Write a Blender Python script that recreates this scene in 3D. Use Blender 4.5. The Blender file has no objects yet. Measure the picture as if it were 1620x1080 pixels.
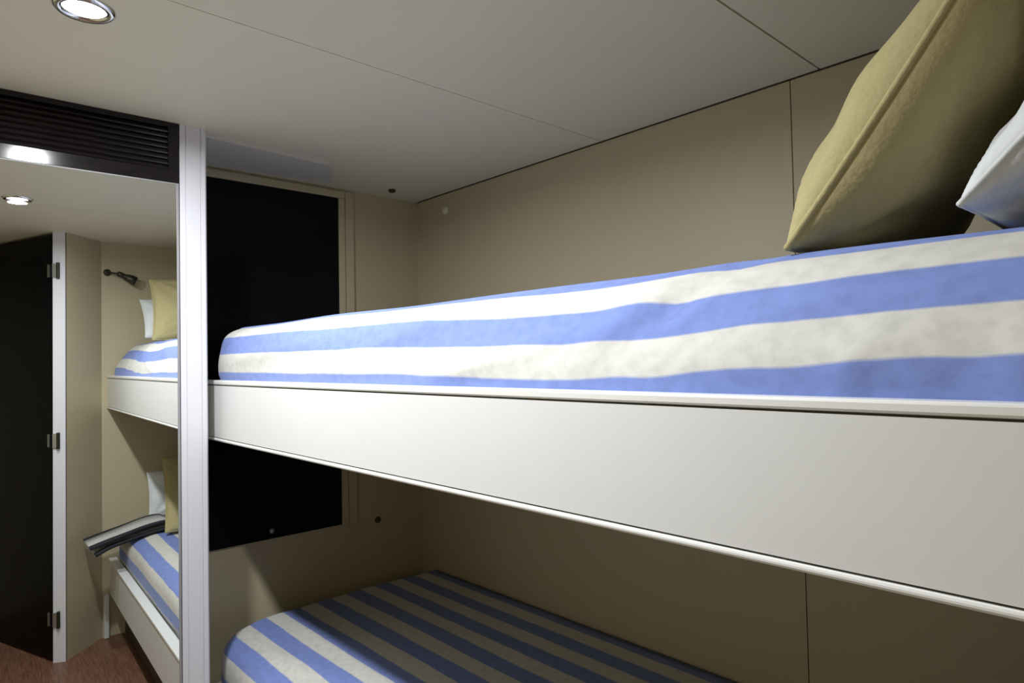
import bpy, bmesh, math, random
from mathutils import Vector, Matrix

random.seed(4)
SC = bpy.context.scene
COL = SC.collection
ZC = 1.375            # eye height above the cabin floor; the builders below take heights relative to it

# ------------------------------------------------------------------ camera, world, exposure, lights
YAW, PITCH, ROLL, FPX = 0.7445879, 0.0270117, 0.02004, 1040.52
fw = Vector((math.sin(YAW) * math.cos(PITCH), math.cos(YAW) * math.cos(PITCH), math.sin(PITCH)))
rt = Vector((math.cos(YAW), -math.sin(YAW), 0))
up = rt.cross(fw)
rt2 = math.cos(ROLL) * rt - math.sin(ROLL) * up
up2 = math.sin(ROLL) * rt + math.cos(ROLL) * up
cam = bpy.data.cameras.new('camera')
cam.sensor_width = 36.0
cam.lens = FPX / 1620 * 36
cam.clip_start = 0.02
camo = bpy.data.objects.new('camera', cam)
COL.objects.link(camo)
M = Matrix((rt2, up2, -fw)).transposed().to_4x4()
M.translation = Vector((0, 0, ZC))
camo.matrix_world = M
SC.camera = camo

w = bpy.data.worlds.new('world')
SC.world = w
w.use_nodes = True
w.node_tree.nodes['Background'].inputs[0].default_value = (0.5, 0.55, 0.6, 1)
w.node_tree.nodes['Background'].inputs[1].default_value = 0.0
SC.view_settings.view_transform = 'Standard'
SC.view_settings.look = 'None'
SC.view_settings.gamma = 1.0
SC.view_settings.use_curve_mapping = False
SC.view_settings.exposure = 0.0

LAMPS = [(0.235, 1.38, 14.5), (0.235, 0.69, 9.0)]      # ceiling spots: x, y, watts
LAMP_COL = (0.95, 0.975, 1.0)
for lx, ly, lw in LAMPS:
    L = bpy.data.lights.new('spot_light', 'AREA')
    L.shape = 'DISK'
    L.size = 0.06
    L.energy = lw
    L.color = LAMP_COL
    L.spread = 3.05
    lo = bpy.data.objects.new('spot_light', L)
    lo.location = (lx, ly, ZC + 0.65 - 0.016)
    COL.objects.link(lo)


# ------------------------------------------------------------------ materials
def mat(name, col, rough=0.5, metal=0.0, spec=0.5, noise=0.0, nscale=40.0, bump=0.0, bscale=200.0, col2=None, coat=0.0):
    m = bpy.data.materials.new(name)
    m.use_nodes = True
    nt = m.node_tree
    b = nt.nodes['Principled BSDF']
    b.inputs['Base Color'].default_value = (*col, 1)
    b.inputs['Roughness'].default_value = rough
    b.inputs['Metallic'].default_value = metal
    b.inputs['Specular IOR Level'].default_value = spec
    b.inputs['Coat Weight'].default_value = coat
    tc = nt.nodes.new('ShaderNodeTexCoord')
    if noise:
        n = nt.nodes.new('ShaderNodeTexNoise')
        n.inputs['Scale'].default_value = nscale
        n.inputs['Detail'].default_value = 5
        nt.links.new(tc.outputs['Object'], n.inputs['Vector'])
        mx = nt.nodes.new('ShaderNodeMix')
        mx.data_type = 'RGBA'
        c2 = col2 or tuple(c * (1 - noise) for c in col)
        mx.inputs[6].default_value = (*col, 1)
        mx.inputs[7].default_value = (*c2, 1)
        nt.links.new(n.outputs['Fac'], mx.inputs[0])
        nt.links.new(mx.outputs[2], b.inputs['Base Color'])
    if bump:
        n2 = nt.nodes.new('ShaderNodeTexNoise')
        n2.inputs['Scale'].default_value = bscale
        n2.inputs['Detail'].default_value = 3
        nt.links.new(tc.outputs['Object'], n2.inputs['Vector'])
        bp = nt.nodes.new('ShaderNodeBump')
        bp.inputs['Strength'].default_value = bump
        bp.inputs['Distance'].default_value = 0.004
        nt.links.new(n2.outputs['Fac'], bp.inputs['Height'])
        nt.links.new(bp.outputs['Normal'], b.inputs['Normal'])
    return m


def emis(name, col, s):
    m = bpy.data.materials.new(name)
    m.use_nodes = True
    b = m.node_tree.nodes['Principled BSDF']
    b.inputs['Base Color'].default_value = (0.9, 0.9, 0.9, 1)
    b.inputs['Emission Color'].default_value = (*col, 1)
    b.inputs['Emission Strength'].default_value = s
    return m


def striped_cloth(name):
    """woven bed sheet: two-colour stripes along its own cloth coordinate (UV v, metres)"""
    m = bpy.data.materials.new(name)
    m.use_nodes = True
    nt = m.node_tree
    N, Lk = nt.nodes, nt.links
    b = N['Principled BSDF']
    b.inputs['Roughness'].default_value = 0.85
    b.inputs['Specular IOR Level'].default_value = 0.2
    b.inputs['Sheen Weight'].default_value = 0.1
    uv = N.new('ShaderNodeUVMap')
    uv.uv_map = 'cloth'
    sep = N.new('ShaderNodeSeparateXYZ')
    Lk.new(uv.outputs[0], sep.inputs[0])
    nz = N.new('ShaderNodeTexNoise')
    nz.inputs['Scale'].default_value = 9
    Lk.new(uv.outputs[0], nz.inputs['Vector'])
    ma = N.new('ShaderNodeMath'); ma.operation = 'MULTIPLY_ADD'
    Lk.new(nz.outputs['Fac'], ma.inputs[0]); ma.inputs[1].default_value = 0.006
    Lk.new(sep.outputs[1], ma.inputs[2])
    dv = N.new('ShaderNodeMath'); dv.operation = 'DIVIDE'
    Lk.new(ma.outputs[0], dv.inputs[0]); dv.inputs[1].default_value = 0.124
    fr = N.new('ShaderNodeMath'); fr.operation = 'FRACT'
    Lk.new(dv.outputs[0], fr.inputs[0])
    rp = N.new('ShaderNodeValToRGB')
    cr = rp.color_ramp
    cr.interpolation = 'LINEAR'
    blue, pale = (0.20, 0.275, 0.61, 1), (0.65, 0.645, 0.605, 1)
    cr.elements[0].position = 0.0; cr.elements[0].color = pale
    cr.elements[1].position = 0.03; cr.elements[1].color = blue
    e = cr.elements.new(0.50); e.color = blue
    e = cr.elements.new(0.54); e.color = pale
    Lk.new(fr.outputs[0], rp.inputs[0])
    wn = N.new('ShaderNodeTexNoise')
    wn.inputs['Scale'].default_value = 45
    wn.inputs['Detail'].default_value = 6
    Lk.new(uv.outputs[0], wn.inputs['Vector'])
    mx = N.new('ShaderNodeMix'); mx.data_type = 'RGBA'; mx.blend_type = 'MULTIPLY'
    mx.inputs[0].default_value = 0.25
    Lk.new(rp.outputs[0], mx.inputs[6])
    Lk.new(wn.outputs['Color'], mx.inputs[7])
    h = N.new('ShaderNodeMix'); h.data_type = 'RGBA'; h.blend_type = 'MULTIPLY'; h.inputs[0].default_value = 0.35
    rr = N.new('ShaderNodeValToRGB')
    Lk.new(wn.outputs['Fac'], rr.inputs[0])
    rr.color_ramp.elements[0].position = 0.3; rr.color_ramp.elements[0].color = (0.6, 0.6, 0.6, 1)
    rr.color_ramp.elements[1].position = 0.6; rr.color_ramp.elements[1].color = (1, 1, 1, 1)
    Lk.new(rp.outputs[0], h.inputs[6]); Lk.new(rr.outputs[0], h.inputs[7])
    Lk.new(h.outputs[2], b.inputs['Base Color'])
    bp = N.new('ShaderNodeBump'); bp.inputs['Strength'].default_value = 0.25; bp.inputs['Distance'].default_value = 0.003
    Lk.new(wn.outputs['Fac'], bp.inputs['Height'])
    Lk.new(bp.outputs['Normal'], b.inputs['Normal'])
    return m


def wood(name, c1, c2, scale, rough, coat=0.0, spec=0.5):
    m = bpy.data.materials.new(name)
    m.use_nodes = True
    nt = m.node_tree
    b = nt.nodes['Principled BSDF']
    tc = nt.nodes.new('ShaderNodeTexCoord')
    mp = nt.nodes.new('ShaderNodeMapping')
    mp.inputs['Scale'].default_value = scale
    n = nt.nodes.new('ShaderNodeTexNoise')
    n.inputs['Scale'].default_value = 6
    n.inputs['Detail'].default_value = 8
    rp = nt.nodes.new('ShaderNodeValToRGB')
    rp.color_ramp.elements[0].position = 0.35; rp.color_ramp.elements[0].color = (*c1, 1)
    rp.color_ramp.elements[1].position = 0.65; rp.color_ramp.elements[1].color = (*c2, 1)
    nt.links.new(tc.outputs['Object'], mp.inputs[0])
    nt.links.new(mp.outputs[0], n.inputs['Vector'])
    nt.links.new(n.outputs['Fac'], rp.inputs[0])
    nt.links.new(rp.outputs[0], b.inputs['Base Color'])
    b.inputs['Roughness'].default_value = rough
    b.inputs['Coat Weight'].default_value = coat
    b.inputs['Specular IOR Level'].default_value = spec
    return m


MT = {
    'wall': mat('cream_wall_laminate', (0.54, 0.472, 0.32), 0.42, noise=0.06, nscale=8, spec=0.4),
    'ceil': mat('cream_headliner', (0.80, 0.75, 0.60), 0.6, noise=0.05, nscale=3, spec=0.3),
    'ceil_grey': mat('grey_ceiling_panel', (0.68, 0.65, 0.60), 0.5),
    'seam': mat('dark_joint', (0.10, 0.085, 0.055), 0.9),
    'rail': mat('white_bunk_laminate', (0.76, 0.77, 0.76), 0.38, noise=0.03, nscale=15),
    'lip': mat('white_edge_moulding', (0.82, 0.82, 0.80), 0.3),
    'post': mat('white_lacquer', (0.74, 0.74, 0.79), 0.35),
    'wenge': wood('black_wenge_gloss', (0.005, 0.004, 0.005), (0.011, 0.008, 0.009), (2, 30, 30), 0.13, spec=0.4),
    'black': mat('black_gloss_panel', (0.003, 0.003, 0.005), 0.22, spec=0.15),
    'door': mat('black_door_gloss', (0.003, 0.003, 0.004), 0.25, spec=0.06),
    'floor': wood('reddish_brown_floor', (0.13, 0.058, 0.035), (0.22, 0.11, 0.07), (30, 2, 2), 0.4),
    'kick': mat('dark_brown_kick', (0.055, 0.045, 0.03), 0.6, noise=0.3),
    'steel': mat('brushed_steel', (0.5, 0.52, 0.52), 0.3, 0.9),
    'dullsteel': mat('dull_grey_edge', (0.30, 0.30, 0.31), 0.6),
    'darksteel': mat('dark_bronze', (0.05, 0.05, 0.035), 0.35, 0.6),
    'chrome': mat('chrome_ring', (0.8, 0.8, 0.8), 0.15, 1.0),
    'tan': mat('tan_linen', (0.47, 0.41, 0.215), 0.9, noise=0.18, nscale=60, bump=0.4, bscale=120, spec=0.15),
    'white': mat('white_cotton', (0.74, 0.77, 0.79), 0.9, noise=0.10, nscale=50, bump=0.4, bscale=90, spec=0.15),
    'towel': mat('pale_grey_towel', (0.58, 0.58, 0.56), 0.95, noise=0.25, nscale=90, bump=0.6, bscale=200, spec=0.1),
    'towel_dark': mat('charcoal_towel_border', (0.035, 0.036, 0.045), 0.95, spec=0.1),
    'sheet': striped_cloth('blue_striped_sheet'),
    'lens': emis('lit_lamp_lens', (1.0, 0.99, 1.0), 14),
    'brass': mat('dull_dark_cap', (0.03, 0.022, 0.012), 0.5),
    'pale': mat('pale_cream', (0.78, 0.76, 0.62), 0.4),
}
mm = bpy.data.materials.new('mirror_glass')
mm.use_nodes = True
bb = mm.node_tree.nodes['Principled BSDF']
bb.inputs['Base Color'].default_value = (0.90, 0.92, 0.90, 1)
bb.inputs['Metallic'].default_value = 1.0
bb.inputs['Roughness'].default_value = 0.0
MT['mirror'] = mm


# ------------------------------------------------------------------ mesh helpers
class MB:
    def __init__(s):
        s.v, s.f, s.uv = [], [], None

    def box(s, x0, x1, y0, y1, z0, z1):
        b = len(s.v)
        s.v += [(x, y, z) for z in (z0, z1) for y in (y0, y1) for x in (x0, x1)]
        s.f += [[b + i for i in q] for q in ((0, 2, 3, 1), (4, 5, 7, 6), (0, 1, 5, 4), (2, 6, 7, 3), (0, 4, 6, 2), (1, 3, 7, 5))]
        return s

    def prism(s, poly, z0, z1):
        """vertical prism over a plan polygon (counter-clockwise)"""
        b, n = len(s.v), len(poly)
        s.v += [(x, y, z0) for x, y in poly] + [(x, y, z1) for x, y in poly]
        s.f += [[b + i, b + (i + 1) % n, b + n + (i + 1) % n, b + n + i] for i in range(n)]
        s.f += [[b + i for i in reversed(range(n))], [b + n + i for i in range(n)]]
        return s

    def ring(s, prof, c, axis=(0, 0, 1), n=32, close=False):
        """lathe: prof = [(radius, height)] about axis through c"""
        ax = Vector(axis).normalized()
        u = ax.orthogonal().normalized()
        v = ax.cross(u)
        b = len(s.v)
        for r, h in prof:
            for k in range(n):
                a = 2 * math.pi * k / n
                s.v.append(tuple(Vector(c) + ax * h + (u * math.cos(a) + v * math.sin(a)) * r))
        for i in range(len(prof) - 1):
            for k in range(n):
                s.f.append([b + i * n + k, b + i * n + (k + 1) % n, b + (i + 1) * n + (k + 1) % n, b + (i + 1) * n + k])
        if close:
            s.f.append([b + k for k in reversed(range(n))])
            e = b + (len(prof) - 1) * n
            s.f.append([e + k for k in range(n)])
        return s

    def tube(s, pts, r, n=10, closed=False):
        pts = [Vector(p) for p in pts]
        b = len(s.v)
        m = len(pts)
        up0 = Vector((0.13, 0.21, 0.97)).normalized()
        for i, p in enumerate(pts):
            a = pts[(i - 1) % m] if (closed or i > 0) else p
            c = pts[(i + 1) % m] if (closed or i < m - 1) else p
            t = (c - a).normalized()
            u = t.cross(up0)
            u = (u if u.length > 1e-4 else t.orthogonal()).normalized()
            v = t.cross(u)
            rr = r(i / (m - 1)) if callable(r) else r
            for k in range(n):
                g = 2 * math.pi * k / n
                s.v.append(tuple(p + (u * math.cos(g) + v * math.sin(g)) * rr))
        for i in range(m if closed else m - 1):
            j = (i + 1) % m
            for k in range(n):
                s.f.append([b + i * n + k, b + i * n + (k + 1) % n, b + j * n + (k + 1) % n, b + j * n + k])
        if not closed:
            s.f.append([b + k for k in reversed(range(n))])
            s.f.append([b + (m - 1) * n + k for k in range(n)])
        return s

    def build(s, name, material, parent=None, bevel=0.0, smooth=False, seg=2):
        V = [Vector((x, y, z + ZC)) for x, y, z in s.v]
        lo = [min(p[i] for p in V) for i in range(3)]
        hi = [max(p[i] for p in V) for i in range(3)]
        org = Vector(((lo[0] + hi[0]) / 2, (lo[1] + hi[1]) / 2, lo[2]))
        me = bpy.data.meshes.new(name)
        me.from_pydata([p - org for p in V], [], s.f)
        bm = bmesh.new()
        bm.from_mesh(me)
        bmesh.ops.recalc_face_normals(bm, faces=bm.faces)
        bm.to_mesh(me)
        bm.free()
        if s.uv:
            layer = me.uv_layers.new(name='cloth')
            for lp in me.loops:
                layer.data[lp.index].uv = s.uv[lp.vertex_index]
        me.materials.append(MT[material])
        if smooth:
            for p in me.polygons:
                p.use_smooth = True
        o = bpy.data.objects.new(name, me)
        COL.objects.link(o)
        off = world_of(parent)
        o.location = org - off
        if parent:
            o.parent = parent
        if bevel:
            md = o.modifiers.new('edge', 'BEVEL')
            md.width = bevel
            md.segments = seg
            md.limit_method = 'ANGLE'
        return o


def world_of(o):
    p = Vector((0, 0, 0))
    while o:
        p += o.location
        o = o.parent
    return p


def empty(name, x, y, z):
    o = bpy.data.objects.new(name, None)
    o.location = (x, y, z + ZC)
    o.empty_display_size = 0.05
    COL.objects.link(o)
    return o


def tag(o, label, cat=None, group=None, kind=None):
    o['label'] = label
    if cat:
        o['category'] = cat
    if group:
        o['group'] = group
    if kind:
        o['kind'] = kind
    return o


def box(name, m, parent, *b, bevel=0.0):
    return MB().box(*b).build(name, m, parent, bevel=bevel)


# ------------------------------------------------------------------ the setting
H, W, D, DM, YN, FZ = 0.65, 1.540, 2.231, 1.887, -0.162, -1.375
LX, BY = -0.62, -0.72       # wall on the photographer's left, wall behind
XB = 0.636                  # face of the upper bunk's rail

o = box('floor', 'floor', None, LX - .05, W + .05, BY - .05, D + .05, FZ - .05, FZ)
tag(o, 'reddish brown wooden cabin floor seen low in the mirror', kind='structure')

ceil = tag(empty('ceiling', 0.5, 0.8, H), 'cream cabin ceiling of large flat panels with fine joints', kind='structure')
box('backing', 'seam', ceil, LX - .05, W + .05, BY - .05, D + .05, H + .012, H + .05)
g = .0022
LR = 0.047                  # cut-out radius of the spots


def ceiling_panel(x0, x1, y0, y1, holes):
    """flat panel with round cut-outs, solid, 12 mm thick"""
    bm = bmesh.new()
    outer = [bm.verts.new((x, y, H)) for x, y in ((x0, y0), (x1, y0), (x1, y1), (x0, y1))]
    edges = [bm.edges.new((outer[i], outer[(i + 1) % 4])) for i in range(4)]
    for hx, hy, hr in holes:
        ring = [bm.verts.new((hx + hr * math.cos(a * math.pi / 20), hy + hr * math.sin(a * math.pi / 20), H)) for a in range(40)]
        edges += [bm.edges.new((ring[i], ring[(i + 1) % 40])) for i in range(40)]
    bmesh.ops.triangle_fill(bm, use_beauty=True, use_dissolve=False, edges=edges)
    for f in list(bm.faces):
        c = f.calc_center_median()
        if any((c.x - hx) ** 2 + (c.y - hy) ** 2 < (hr * .93) ** 2 for hx, hy, hr in holes):
            bm.faces.remove(f)
    r = bmesh.ops.extrude_face_region(bm, geom=list(bm.faces))
    for v in r['geom']:
        if isinstance(v, bmesh.types.BMVert):
            v.co.z += .0125
    bm.verts.index_update()
    mb = MB()
    mb.v = [tuple(v.co) for v in bm.verts]
    mb.f = [[v.index for v in f.verts] for f in bm.faces]
    bm.free()
    return mb.build('panel', 'ceil', ceil)


L1, L2 = LAMPS
ceiling_panel(LX, W - .004, BY, .61 - g, [])
ceiling_panel(LX, W - .004, .61 + g, 1.253 - g * .5, [(L2[0], L2[1], LR)])
ceiling_panel(LX, W - .004, 1.253 + g * .5, D, [(L1[0], L1[1], LR)])

wr = tag(empty('wall_right', W, 1, FZ), 'cream panelled wall along the back of both bunks', kind='structure')
box('backing', 'seam', wr, W + .006, W + .06, YN - .1, D + .05, FZ, H + .01)
for a, b in ((YN - .1, .68 - .0013), (.68 + .0013, D)):
    box('panel', 'wall', wr, W, W + .007, a, b, FZ, H - .003)

wf = tag(empty('wall_far', 1.2, D, FZ), 'cream wall across the foot of the bunks', kind='structure')
box('panel', 'wall', wf, LX, W + .05, D, D + .05, FZ, H + .01)

o = box('wall_head', 'wall', None, .614, W + .05, YN - .05, YN, FZ, H + .01)
tag(o, 'cream wall at the head of the bunks, seen in the mirror', kind='structure')
o = MB().prism([(.614, YN), (.446, .036), (.446, -.02), (.614, YN - .05)][::-1], FZ, H + .01).build('wall_corner', 'wall')
tag(o, 'narrow angled cream wall between the bunk head and the black door, in the mirror', kind='structure')
o = box('wall_left', 'wall', None, LX - .05, LX, BY - .05, D + .05, FZ, H + .01)
tag(o, 'cream cabin wall opposite the bunks', kind='structure')
o = box('wall_back', 'wall', None, LX - .05, .614, BY - .05, BY, FZ, H + .01)
tag(o, 'cream wall behind the open black door', kind='structure')

# locker that carries the mirror
PX0, PX1 = .5385, .6073
o = MB().prism([(LX, DM + .049), (PX0 - .002, DM + .0145), (PX0 - .002, DM + .045), (LX, DM + .08)], FZ, H).box(PX1 - .03, PX1 - .004, DM + .03, D, FZ, H).build('wall_locker', 'wall')
tag(o, 'cream locker front and side carrying mirror and black louvre', kind='structure')

# corner post: white lacquered, two fine grooves down its face
pf = [(PX0, DM)]
for gx in (.014, .052):
    pf += [(PX0 + gx, DM), (PX0 + gx + .0015, DM + .003), (PX0 + gx + .003, DM)]
pf += [(PX1 - .004, DM), (PX1, DM + .004), (PX1, DM + .05), (PX0, DM + .05)]
o = MB().prism(pf, FZ, H).build('trim_1', 'post')
tag(o, 'tall white grooved corner post between the mirror and the upper bunk', kind='structure')

# door jamb and open black door, both seen only in the mirror
o = MB().prism([(.394, .018), (.442, .040), (.446, -.02), (.415, -.04)][::-1], FZ, H).build('trim_2', 'post')
tag(o, 'white door jamb beside the black door in the mirror', kind='structure')
dr = tag(empty('door_1', .39, .01, FZ), 'glossy black door hinged open on the white jamb, in the mirror', kind='structure')
dd = Vector((-.183, -.451, 0)).normalized()
dn = Vector((dd.y, -dd.x, 0))
p0 = Vector((.392, .012, 0))
p1 = p0 + dd * .68
pl = [(p0.x, p0.y), (p1.x, p1.y), (p1.x - dn.x * .035, p1.y - dn.y * .035), (p0.x - dn.x * .035, p0.y - dn.y * .035)]
if dn.x > 0:
    pl = [(p0.x, p0.y), (p1.x, p1.y), (p1.x + dn.x * .035, p1.y + dn.y * .035), (p0.x + dn.x * .035, p0.y + dn.y * .035)]
MB().prism(pl, FZ + .012, H - .012).build('leaf', 'door', dr, bevel=.002)
for hz in (.464, -.341, -1.176):
    hb = MB()
    hb.prism([(.3935, .0185), (.4095, .0265), (.4070, .0325), (.3910, .0245)], hz - .034, hz + .034)
    h = hb.build('hinge', 'steel', dr, bevel=.001)
    k = MB().ring([(.0075, -.038), (.0075, .038)], (.413, .0345, hz), n=12, close=True)
    k.build('hinge_knuckle', 'darksteel', h)
    lf = MB().prism([(.3795, -.0135), (.3850, -.0005), (.3800, .0025), (.3745, -.0105)], hz - .03, hz + .03)
    lf.build('hinge_leaf', 'steel', h)

# flush grey panel in the ceiling above the black panel
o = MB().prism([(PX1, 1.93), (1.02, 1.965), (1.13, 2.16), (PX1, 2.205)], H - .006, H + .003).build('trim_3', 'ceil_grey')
tag(o, 'flat grey ceiling strip above the black panel, behind the white post', kind='structure')

# ------------------------------------------------------------------ black louvre, mirror, black end panel
LZ = .4879
lv = tag(empty('louvre_panel', PX0, DM, LZ), 'black wooden louvre with horizontal slats above the mirror', 'louvre')
fr = MB().box(LX + .002, PX0 - .003, DM - .001, DM + .012, H - .014, H - .001)
fr.box(LX + .002, PX0 - .003, DM - .001, DM + .012, LZ + .001, LZ + .034)
fr.box(PX0 - .028, PX0 - .003, DM - .001, DM + .012, LZ + .034, H - .014)
fr.build('frame', 'wenge', lv)
box('backing', 'seam', lv, LX + .002, PX0 - .02, DM + .009, DM + .0115, LZ + .01, H - .01)
slat = None
n = 8
z0, z1 = LZ + .034, H - .014
for i in range(n):
    zc = z0 + (z1 - z0) * (i + .5) / n
    if slat is None:
        mb = MB()
        hh = (z1 - z0) / n
        sec = [(DM + .009, -.45), (DM + .009, .42), (DM + .006, .45), (DM + .0005, -.30), (DM + .002, -.45)]
        xa, xb_ = LX + .003, PX0 - .0285
        b = 0
        mb.v = [(xa, y, zc + k * hh) for y, k in sec] + [(xb_, y, zc + k * hh) for y, k in sec]
        q = len(sec)
        mb.f = [[j, (j + 1) % q, q + (j + 1) % q, q + j] for j in range(q)] + [list(range(q)), list(range(q, 2 * q))]
        slat = mb.build('slat', 'wenge', lv)
        sz = slat.location.z
    else:
        c = slat.copy()
        COL.objects.link(c)
        c.parent = lv
        c.location.z = sz + hh * i

mr = tag(empty('wall_mirror', PX0, DM, -1.33), 'tall mirror below the black louvre reflecting bunks and door', 'mirror')
box('glass', 'mirror', mr, LX + .02, PX0 - .0085, DM, DM + .008, -1.32, LZ - .003)
ed = MB().box(PX0 - .0085, PX0 - .003, DM - .001, DM + .010, -1.325, LZ)
ed.box(LX + .02, PX0 - .0085, DM - .001, DM + .010, LZ - .003, LZ)
ed.box(LX + .02, PX0 - .0085, DM - .001, DM + .010, -1.325, -1.32)
ed.build('edge_strip', 'dullsteel', mr)

for t_ in (lv, mr):          # the locker front stands a little out of square
    t_.rotation_euler.z = -.031

bp_ = tag(empty('end_panel', .9, D, -.594), 'large black glossy panel on the wall at the foot of the bunks', 'panel')
box('sheet', 'black', bp_, PX1 + .02, 1.180, D - .010, D - .001, -.594, .612, bevel=.0015)
st = MB().box(1.1815, 1.206, D - .014, D - .001, -.60, .612).box(1.2095, 1.244, D - .011, D - .001, -.60, .640)
st.build('stile', 'wall', bp_, bevel=.0015)
box('top_rail', 'wall', bp_, PX1 + .02, 1.206, D - .013, D - .001, .6135, .640, bevel=.0015)
MB().ring([(.0, .0), (.008, .0), (.009, .003), (.006, .006), (.0, .007)], (.917, D - .010, -.567), (0, -1, 0), 16).build('catch', 'steel', bp_)

# ------------------------------------------------------------------ bunks
ub = tag(empty('bunk_bed', 1.1, 1.0, -.21), 'upper white bunk with a deep flat front board', 'bunk bed')
YE, YF = YN + .002, D - .015
box('front_board', 'rail', ub, XB + .0025, XB + .028, YE, YF, -.201, -.0572)
MB().box(XB, XB + .032, YE, YF, -.0548, -.0425).build('top_lip', 'lip', ub, bevel=.003)
MB().box(XB, XB + .032, YE, YF, -.2115, -.2035).build('bottom_lip', 'lip', ub, bevel=.003)
MB().box(XB + .006, XB + .028, YE, YF, -.2036, -.0547).build('joint', 'seam', ub)
box('platform', 'rail', ub, XB + .032, W - .002, YE, YF, -.11, -.067)
box('underside', 'wall', ub, XB + .030, W - .002, YE, YF, -.206, -.200)

lb = tag(empty('bunk_bed', 1.1, 1.0, FZ), 'lower white bunk over a dark kick board', 'bunk bed')


def lx(y):          # the lower rail runs very slightly askew
    return .645


def slanted(x_in, x_out, z0, z1):
    return MB().prism([(lx(YE) + x_in, YE), (lx(YE) + x_out, YE), (lx(YF) + x_out, YF), (lx(YF) + x_in, YF)], z0, z1)


slanted(.0, .028, -1.158, -.992).build('front_board', 'rail', lb, bevel=.002)
slanted(-.004, .034, -.990, -.978).build('top_lip', 'lip', lb, bevel=.003)
slanted(.07, .09, FZ + .001, -1.158).build('kick_board', 'kick', lb)
MB().box(.617, .640, YE, YE + .03, FZ + .001, -1.159).build('leg', 'rail', lb, bevel=.002)
MB().prism([(lx(YE) + .036, YE), (W - .002, YE), (W - .002, YF), (lx(YF) + .036, YF)], -1.06, -1.012).build('platform', 'rail', lb)


# ------------------------------------------------------------------ mattresses
def spline(pts, per=10):
    out = []
    n = len(pts)
    for i in range(n - 1):
        p0 = pts[max(i - 1, 0)]; a = pts[i]; b = pts[i + 1]; p3 = pts[min(i + 2, n - 1)]
        for k in range(per):
            t = k / per
            out.append(tuple(.5 * ((2 * a[j]) + (-p0[j] + b[j]) * t + (2 * p0[j] - 5 * a[j] + 4 * b[j] - p3[j]) * t * t + (-p0[j] + 3 * a[j] - 3 * b[j] + p3[j]) * t ** 3) for j in (0, 1)))
    out.append(pts[-1])
    return out


def smooth01(t):
    t = max(0, min(1, t))
    return t * t * (3 - 2 * t)


def interp(y, tab):
    if y <= tab[0][0]:
        return tab[0][1]
    for (a, u), (b, v) in zip(tab, tab[1:]):
        if y <= b:
            return u + (v - u) * smooth01((y - a) / (b - a))
    return tab[-1][1]


def mattress(name, y0, y1, left, right, anchor, folds, rp, rh, label, cloth=1.0, per=9):
    """left/right: front-and-top profiles (x, z) at the far end and at the head end; anchor(t) = index along the profile where a stripe starts"""
    zb = left[0][1]
    st = []
    N = 150
    for i in range(N + 1):
        a = i / N
        st.append(y0 + (y1 - y0) * (.5 - .5 * math.cos(math.pi * a)) * .35 + (y1 - y0) * a * .65)
    mb = MB()
    mb.uv = []
    rows = []
    for y in st:
        t = smooth01((y1 - .1 - y) / (y1 - y0 - .2))
        pr = [((1 - t) * l[0] + t * r[0], (1 - t) * l[1] + t * r[1]) for l, r in zip(left, right)]
        cv = spline(pr, per)
        arc = [0]
        for k in range(1, len(cv)):
            arc.append(arc[-1] + math.hypot(cv[k][0] - cv[k - 1][0], cv[k][1] - cv[k - 1][1]))
        az = anchor(y)
        # arc length where the profile first reaches the anchor (height or depth)
        a0 = next(arc[k] - (cv[k][az[0]] - az[1]) / max(1e-6, abs(cv[k][az[0]] - cv[k - 1][az[0]])) * (arc[k] - arc[k - 1]) for k in range(1, len(cv)) if cv[k][az[0]] >= az[1] and k > per)
        e = max(0, min(y - y0, y1 - y))
        kp = 1 - math.sqrt(max(0, 1 - (1 - min(1, e / (rp if y > (y0 + y1) / 2 else rh))) ** 2))      # corner rounded in plan
        k_ = math.sqrt(max(0, 1 - (1 - min(1, e / .05)) ** 2))         # edge rounded in height
        row = []
        for k, (x, z) in enumerate(cv):
            k0, k1 = max(k - 1, 0), min(k + 1, len(cv) - 1)
            tx, tz = cv[k1][0] - cv[k0][0], cv[k1][1] - cv[k0][1]
            ll = math.hypot(tx, tz) or 1
            nx, nz = -tz / ll, tx / ll
            d = 0
            s = arc[k] - a0
            for (fy, fs, ang, wd, ln, amp) in folds:
                dy, ds = y - fy, s - fs
                ac = dy * math.cos(ang) + ds * math.sin(ang)
                al = -dy * math.sin(ang) + ds * math.cos(ang)
                d += amp * math.exp(-(ac / wd) ** 2 - (al / ln) ** 2)
            d += .0022 * math.sin(y * 9 + s * 14) * math.sin(s * 23 + y * 3.1 + 1)
            edge = min(1, k / 6) * min(1, (len(cv) - 1 - k) / 8)
            d *= edge
            x += nx * d; z += nz * d
            zm = zb + .06
            dx = (rp if y > (y0 + y1) / 2 else rh) * .9 * kp * max(0, min(1, (cv[-1][0] - x) / .6))
            x = x + dx
            s += dx * max(0, tx / ll) ** 2        # the print is not bent by the rounded corner
            z = zm + (z - zm) * (.45 + .55 * k_)
            row.append(len(mb.v))
            mb.v.append((x, y, z))
            mb.uv.append((y, s / cloth))
        rows.append(row)
    for a, b in zip(rows, rows[1:]):
        for k in range(len(a) - 1):
            mb.f.append([a[k], a[k + 1], b[k + 1], b[k]])
        mb.f.append([a[-1], a[0], b[0], b[-1]])
    mb.f.append(list(rows[0])); mb.f.append(list(rows[-1]))
    return tag(mb.build(name, 'sheet', None, smooth=True), label, 'mattress')


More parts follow.
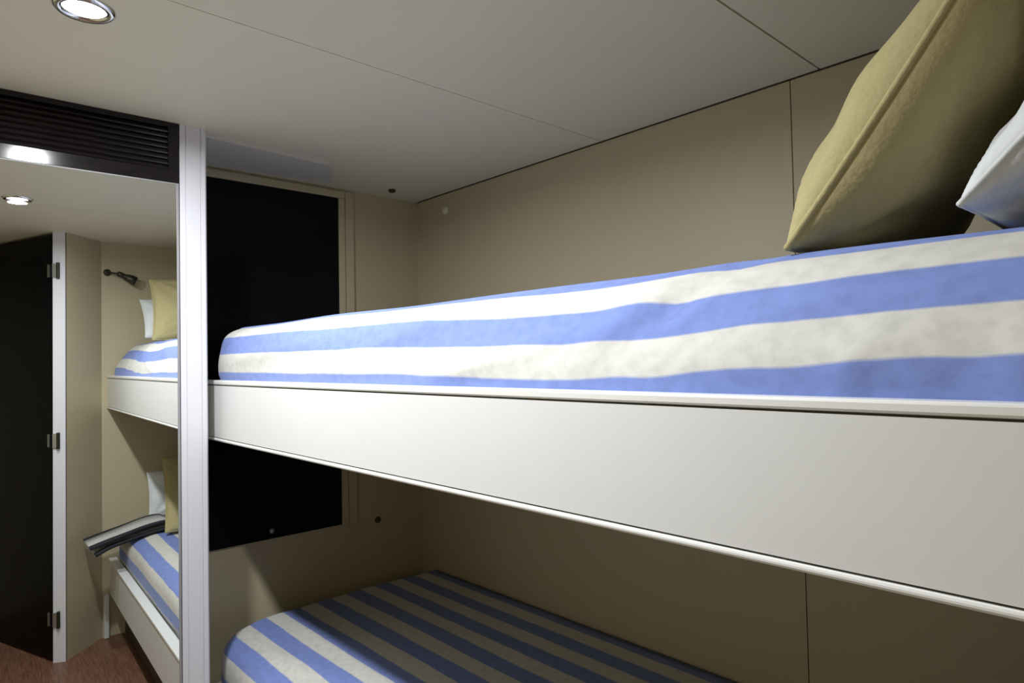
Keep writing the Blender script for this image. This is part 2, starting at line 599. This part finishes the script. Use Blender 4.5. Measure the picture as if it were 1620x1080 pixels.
K = .8735
mattress('mattress', YN + .006, 2.10,
         [(.768 * K, -.074 * K), (.752 * K, -.045 * K), (.746 * K, -.020 * K), (.748 * K, .033 * K), (.765 * K, .090 * K), (.810 * K, .118 * K), (.88 * K, .126 * K), (1.15, .116), (1.530, .105)],
         [(.768 * K, -.074 * K), (.760 * K, -.045 * K), (.764 * K, -.005 * K), (.793 * K, .047 * K), (.828 * K, .092 * K), (.870 * K, .124 * K), (.94 * K, .136 * K), (1.15, .124), (1.530, .112)],
         lambda y: (1, K * interp(y, [(.0, .048), (.12, .047), (.34, .037), (.50, .026), (.62, .022), (1.1, .031), (1.95, .035)])),
         [(.46, .05, .9, .018, .09, -.007), (.53, .03, .9, .03, .10, .006), (.30, .02, 1.15, .03, .10, .004), (.8, -.03, 1.35, .018, .20, .005),
          (1.05, .02, 1.3, .02, .25, .004), (1.6, .0, 1.5, .02, .3, .004), (.24, -.05, .5, .02, .05, .004), (.15, -.06, .3, .02, .05, -.004)],
         .2, .07, 'thick mattress in a blue and cream striped sheet on the upper bunk', .815)

mattress('mattress', YN + .006, 2.17,
         [(.700, -1.008), (.688, -.965), (.684, -.920), (.688, -.875), (.708, -.843), (.752, -.825), (.83, -.816), (1.15, -.812), (1.530, -.818)],
         [(.690, -1.008), (.682, -.965), (.680, -.920), (.684, -.875), (.706, -.843), (.752, -.825), (.83, -.816), (1.15, -.812), (1.530, -.818)],
         lambda y: (0, .800),
         [(1.7, .0, 1.3, .03, .2, .004), (1.2, .1, 1.2, .03, .2, .004)],
         .17, .07, 'mattress in a blue and cream striped sheet on the lower bunk', .92)


# ------------------------------------------------------------------ pillows
def pillow(name, corner, U, V, w, h, T, m, label, group, seed, piping=.004, pinch=.04):
    U = Vector(U).normalized()
    V = Vector(V); V = (V - U * V.dot(U)).normalized()
    Nn = U.cross(V)
    c = Vector(corner) + U * w / 2 + V * h / 2
    rnd = random.Random(seed)
    ph = [rnd.uniform(0, 6.28) for _ in range(8)]
    n = 44
    mb = MB()

    def P(a, b, side):
        x = a * w / 2 * (1 - pinch * (1 - b * b) * abs(a) ** 3)
        y = b * h / 2 * (1 - pinch * (1 - a * a) * abs(b) ** 3)
        q = max(0, (1 - a * a) * (1 - b * b))
        th = T / 2 * q ** .42
        th += side * 0 + .006 * q ** .5 * (math.sin(a * 5 + b * 3 + ph[0] + side) + .7 * math.sin(b * 8 - a * 4 + ph[1] + side * 2) + .5 * math.sin(a * 11 + ph[2]) * math.sin(b * 9 + ph[3]))
        # tension folds running in from the corners
        for i, (ca, cb) in enumerate(((-1, -1), (1, -1), (1, 1), (-1, 1))):
            da, db = a - ca, b - cb
            r = math.hypot(da, db)
            an = math.atan2(abs(db), abs(da))
            th += .005 * math.exp(-((r - .5) / .3) ** 2) * math.cos(an * 14 + ph[4 + i % 4]) * q ** .4
        return c + U * x + V * y + Nn * (side * th)

    idx = {}
    for side in (1, -1):
        for i in range(n + 1):
            for j in range(n + 1):
                a = math.sin((i / n * 2 - 1) * math.pi / 2); b = math.sin((j / n * 2 - 1) * math.pi / 2)
                border = i in (0, n) or j in (0, n)
                if border and side == -1:
                    idx[(side, i, j)] = idx[(1, i, j)]
                    continue
                idx[(side, i, j)] = len(mb.v)
                mb.v.append(tuple(P(a, b, side)))
    for side in (1, -1):
        for i in range(n):
            for j in range(n):
                f = [idx[(side, i, j)], idx[(side, i + 1, j)], idx[(side, i + 1, j + 1)], idx[(side, i, j + 1)]]
                mb.f.append(f if side == 1 else f[::-1])
    e = empty(name, *(tuple(Vector(corner) + U * w / 2)))
    tag(e, label, 'pillow', group)
    mb.build('cushion', m, e, smooth=True)
    rim = []
    for i in range(n): rim.append(P(math.sin((i / n * 2 - 1) * math.pi / 2), -1, 1))
    for i in range(n): rim.append(P(1, math.sin((i / n * 2 - 1) * math.pi / 2), 1))
    for i in range(n): rim.append(P(-math.sin((i / n * 2 - 1) * math.pi / 2), 1, 1))
    for i in range(n): rim.append(P(-1, -math.sin((i / n * 2 - 1) * math.pi / 2), 1))
    MB().tube(rim, piping, 8, closed=True).build('piping', m, e, smooth=True)
    return e


def rot(v, deg):
    a = math.radians(deg)
    return Vector((v[0] * math.cos(a) - v[1] * math.sin(a), v[0] * math.sin(a) + v[1] * math.cos(a), v[2]))


pillow('pillow', (.757, .344, .124), rot((1, 0, 0), 7), (0, -.192, .270), .58, .375, .17, 'tan',
       'tan linen pillow leaning at the head of the upper bunk', 'pillows on the bunks', 1)
pillow('pillow', (.757, .172, .143), rot((1, 0, 0), 2), (0, -.205, .225), .45, .27, .10, 'white',
       'white pillow behind the tan one on the upper bunk', 'pillows on the bunks', 2, .003)
pillow('pillow', (.82, .275, -.798), rot((1, 0, 0), 8), (0, -.26, .32), .48, .42, .14, 'tan',
       'tan linen pillow leaning at the head of the lower bunk', 'pillows on the bunks', 3)
pillow('pillow', (.80, -.012, -.785), rot((1, 0, 0), 2), (0, -.06, .28), .46, .24, .08, 'white',
       'white pillow behind the tan one on the lower bunk', 'pillows on the bunks', 4, .003)

# folded towel lying across the corner of the lower mattress
tw = tag(empty('folded_towel', .72, .12, -.83), 'folded pale towel with charcoal borders across the edge of the lower bunk', 'towel')


def towel_path(y):
    lo = [(.540, -.872), (.60, -.842), (.68, -.822), (.76, -.808), (.83, -.800)]
    arc = [(.855, -.793), (.862, -.782), (.855, -.771)]
    hi = [(.83, -.766), (.76, -.772), (.68, -.790), (.60, -.812), (.520, -.838)]
    return spline(lo + arc + hi, 5)


def towel_strip(ya, yb, th, m, name):
    mb = MB()
    path = towel_path(0)
    n_ = len(path)
    for y in (ya, yb):
        for sgn in (-1, 1):
            for i, (x, z) in enumerate(path):
                a = path[max(i - 1, 0)]; b = path[min(i + 1, n_ - 1)]
                tx, tz = b[0] - a[0], b[1] - a[1]
                l = math.hypot(tx, tz)
                mb.v.append((x - tz / l * th * sgn + .012 * math.sin(x * 20 + y * 14) * .3, y, z + tx / l * th * sgn + .003 * math.sin(y * 31 + x * 17)))
    A, B, C_, D_ = 0, n_, 2 * n_, 3 * n_
    for i in range(n_ - 1):
        mb.f += [[A + i, A + i + 1, C_ + i + 1, C_ + i], [B + i, D_ + i, D_ + i + 1, B + i + 1], [A + i, B + i, B + i + 1, A + i + 1], [C_ + i, C_ + i + 1, D_ + i + 1, D_ + i]]
    for i in (0, n_ - 1):
        mb.f.append([A + i, C_ + i, D_ + i, B + i])
    return mb.build(name, m, tw, smooth=True)


towel_strip(.170, .200, .0065, 'towel_dark', 'border')
towel_strip(.02, .170, .0055, 'towel', 'cloth')
towel_strip(-.01, .02, .0065, 'towel_dark', 'border')

# ------------------------------------------------------------------ ceiling spots
for i, (lx_, ly_, _) in enumerate(LAMPS):
    t = tag(empty('ceiling_light', lx_, ly_, H), ['lit round recessed ceiling spot with chrome ring near the mirror', 'lit round recessed ceiling spot showing only as a reflection in the mirror'][i], 'ceiling light', 'recessed ceiling spots')
    MB().ring([(.034, -.001), (.036, -.005), (.045, -.0055), (.050, -.001), (.050, .0)], (lx_, ly_, H), n=40).build('ring', 'chrome', t, smooth=True)
    MB().ring([(.034, -.001), (.030, .010), (.024, .0114)], (lx_, ly_, H), n=40).build('reflector', 'chrome', t, smooth=True)
    MB().ring([(.0005, -.0004), (.034, -.0004), (.034, .0006), (.0005, .0006)], (lx_, ly_, H), n=40).build('lens', 'lens', t)

# ------------------------------------------------------------------ reading lamp (seen in the mirror)
rl = tag(empty('reading_lamp', .640, YN, .47), 'small dark reading lamp on the wall at the head of the upper bunk', 'lamp')
MB().ring([(.0, .0), (.016, .0), (.018, .004), (.014, .010), (.0, .012)], (.640, YN + .001, .492), (0, 1, 0), 20).build('wall_base', 'darksteel', rl, smooth=True)
pts = spline([(.640, .010), (.647, .035), (.665, .05), (.690, .055)], 6)
zz = [.492 - .012 * i / (len(pts) - 1) for i in range(len(pts))]
MB().tube([(x, YN + y, z) for (x, y), z in zip(pts, zz)], .0055, 8).build('arm', 'darksteel', rl, smooth=True)
ax = Vector((.9, .05, -.42)).normalized()
MB().ring([(.0, -.012), (.010, -.010), (.014, .0), (.0145, .018), (.010, .021)], (.687, YN + .055, .481), ax, 20).build('joint', 'darksteel', rl, smooth=True)
MB().ring([(.009, .018), (.013, .022), (.0135, .028), (.018, .034), (.0235, .060), (.024, .082), (.021, .082), (.017, .05), (.0, .045)], (.687, YN + .055, .481), ax, 24).build('shade', 'darksteel', rl, smooth=True)

# ------------------------------------------------------------------ small fittings and a pale disc
o = MB().ring([(.0, -.010), (.010, -.010), (.013, -.006), (.014, .0), (.0, .0)], (1.35, 2.118, H), n=20).build('ceiling_nozzle', 'brass', smooth=True)
tag(o, 'small dark round nozzle in the ceiling near the far corner', 'nozzle')
o = MB().ring([(.0, .008), (.012, .008), (.016, .004), (.017, .0), (.0, .0)], (W, 2.037, .583), (-1, 0, 0), 20).build('wall_disc', 'pale', smooth=True)  # plain pale disc standing slightly proud of the wall
tag(o, 'small pale round disc high on the right wall near the corner', 'stud')
o = MB().ring([(.0, .006), (.009, .006), (.0115, .004), (.012, .0), (.0, .0)], (1.336, D, -.606), (0, -1, 0), 20).build('wall_button', 'brass', smooth=True)
tag(o, 'small dark round button on the far wall above the lower mattress', 'button')
